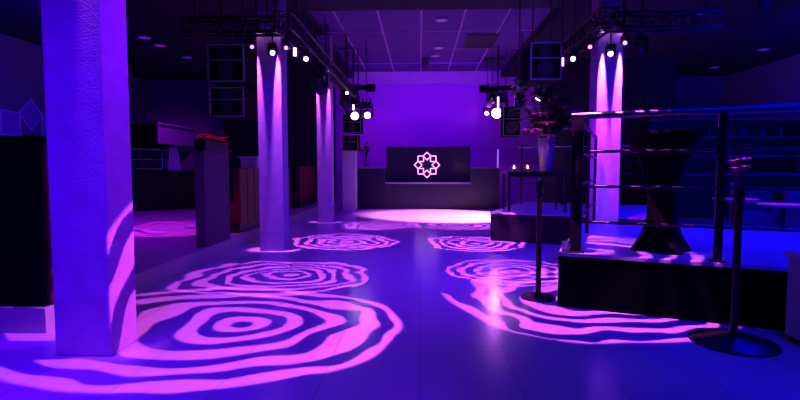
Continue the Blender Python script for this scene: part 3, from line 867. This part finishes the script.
# emblem on the left wall
ed = 12.1
ec = at(22, 151, ed)
root = empty('wall_emblem', (XL + 0.03, ed, ec.z), 'large star emblem of squares and diamonds on the left wall', 'wall emblem')
for sh in star_shapes(3.15):
    MB().prism([(-0.02, x_, z_) for x_, z_ in sh], (0.03, 0, 0)).build('panel', M_EMB, root)
    pts = [(0.015, x_, z_) for x_, z_ in sh]
    MB().tube(pts + [pts[0]], 0.018, 6).build('frame', M_EMBF, root)

# ================================================================== RIGHT LOUNGE
def round_table(x, y, z, r, h, label):
    root = empty('round_table', (x, y, z), label, 'table', 'lounge tables')
    MB().lathe([(r, h - 0.03), (r, h)], 40).build('table_top', mat('lounge_table_top', (0.22, 0.12, 0.2), 0.4), root, True)
    MB().cyl((0, 0, 0.03), (0, 0, h - 0.03), 0.035).build('stem', M_BLACKMETAL, root, True)
    MB().lathe([(r * 0.55, 0), (r * 0.5, 0.02), (0.05, 0.04)], 32).build('foot', M_BLACKMETAL, root, True)
def armchair(x, y, rz, label, m=M_BLACK):
    root = empty('armchair', (x, y, 0), label, 'chair', 'lounge armchairs', rz)
    MB().box(-0.32, -0.32, 0.18, 0.32, 0.32, 0.44, bevel=0.04).build('seat', m, root)
    MB().box(-0.32, 0.24, 0.3, 0.32, 0.40, 0.88, bevel=0.04).build('backrest', m, root)
    for s in (-1, 1):
        MB().box(s * 0.32 - 0.07, -0.32, 0.18, s * 0.32 + 0.07, 0.36, 0.62, bevel=0.03).build('armrest', m, root)
    for sx in (-1, 1):
        for sy in (-1, 1):
            MB().cyl((sx * 0.28, sy * 0.26, 0), (sx * 0.28, sy * 0.26, 0.2), 0.02, seg=8).build('leg', M_BLACKMETAL, root)
M_SEATV = mat('grey_velvet', (0.10, 0.10, 0.12), 0.8)
TA = on_z(783, 204, 0.75); TB = on_z(735, 198.5, 0.75)
round_table(TA.x, TA.y, 0, 0.34, 0.75, 'round pale lounge table nearest the right edge of the picture')
round_table(TB.x, TB.y, 0, 0.36, 0.75, 'round pale lounge table with a small bouquet on it')
armchair(TA.x + 1.1, TA.y + 0.2, R(-70), 'dark armchair turned sideways at the right lounge table', M_SEATV)
armchair(TA.x + 1.5, TA.y + 1.3, R(0), 'dark armchair facing the camera behind the right lounge table', M_SEATV)
armchair(TB.x + 1.0, TB.y + 1.0, R(-25), 'dark armchair behind the lounge table with the bouquet', M_SEATV)
bouquet((TB.x - 0.02, TB.y, 0.75), 0.3, 0.07, 0.85, 0.2, 50, 16, [(-0.1, 0.55, 0.11), (0.08, 0.58, 0.11), (0.0, 0.70, 0.10), (-0.14, 0.68, 0.09), (0.12, 0.72, 0.09)],
        'small bouquet in a glass vase on the far lounge table', seed=14, lscale=0.5)
root = empty('back_bar', (8.2, 13.4, 0), 'dark back bar with shelves in the far right background', 'bar')
MB().box(-2.0, 0, 0, 2.0, 0.6, 1.1).build('counter_front', M_BLACK, root)
MB().box(-2.05, -0.06, 1.1, 2.05, 0.66, 1.16).build('worktop', M_GREYFRAME, root)
MB().box(-2.0, 0.55, 1.16, 2.0, 0.6, 2.6).build('back_panel', M_BLACK, root)
for z in (1.6, 2.1, 2.58):
    MB().box(-2.0, 0.3, z, 2.0, 0.56, z + 0.03).build('shelf', M_GREYFRAME, root)
bt = None
random.seed(5)
for i in range(16):
    if bt is None:
        bt = empty('bottle', (0, 0, 0))
        MB().lathe([(0.035, 0), (0.038, 0.01), (0.038, 0.19), (0.015, 0.25), (0.014, 0.31)], 14).build('glass_body', M_GLASS, bt, True)
        MB().lathe([(0.016, 0.31), (0.016, 0.33)], 10).build('stopper', M_BLACK, bt, True)
        o = bt
    else: o = copy_tree(bt)
    row = i // 8
    o.location = (6.45 + (i % 8) * 0.45 + random.uniform(-.08, .08), 13.82, (1.63, 2.13)[row])
    tag(o, 'glass bottle standing on the ' + ('lower' if row == 0 else 'upper') + ' shelf of the far right bar', 'bottle', 'bottles on the ' + ('lower' if row == 0 else 'upper') + ' bar shelf')
fixture('par', 'o', (TA.x, TA.y - 0.4, 4.05), (TA.x, TA.y, 0.7), 'added violet can light brightening the right lounge table', 'added lounge can lights', 500, (1.0, 0.03, 0.9), 14, 0.3, 0.03)  # added lamp with a dark lens, lights the table top
fixture('par', 'o', (TB.x, TB.y - 0.6, 4.05), (TB.x, TB.y, 0.9), 'added violet can light brightening the lounge table with the bouquet', 'added lounge can lights', 500, (1.0, 0.03, 0.9), 16, 0.3, 0.03)  # likewise added, for this table and its bouquet
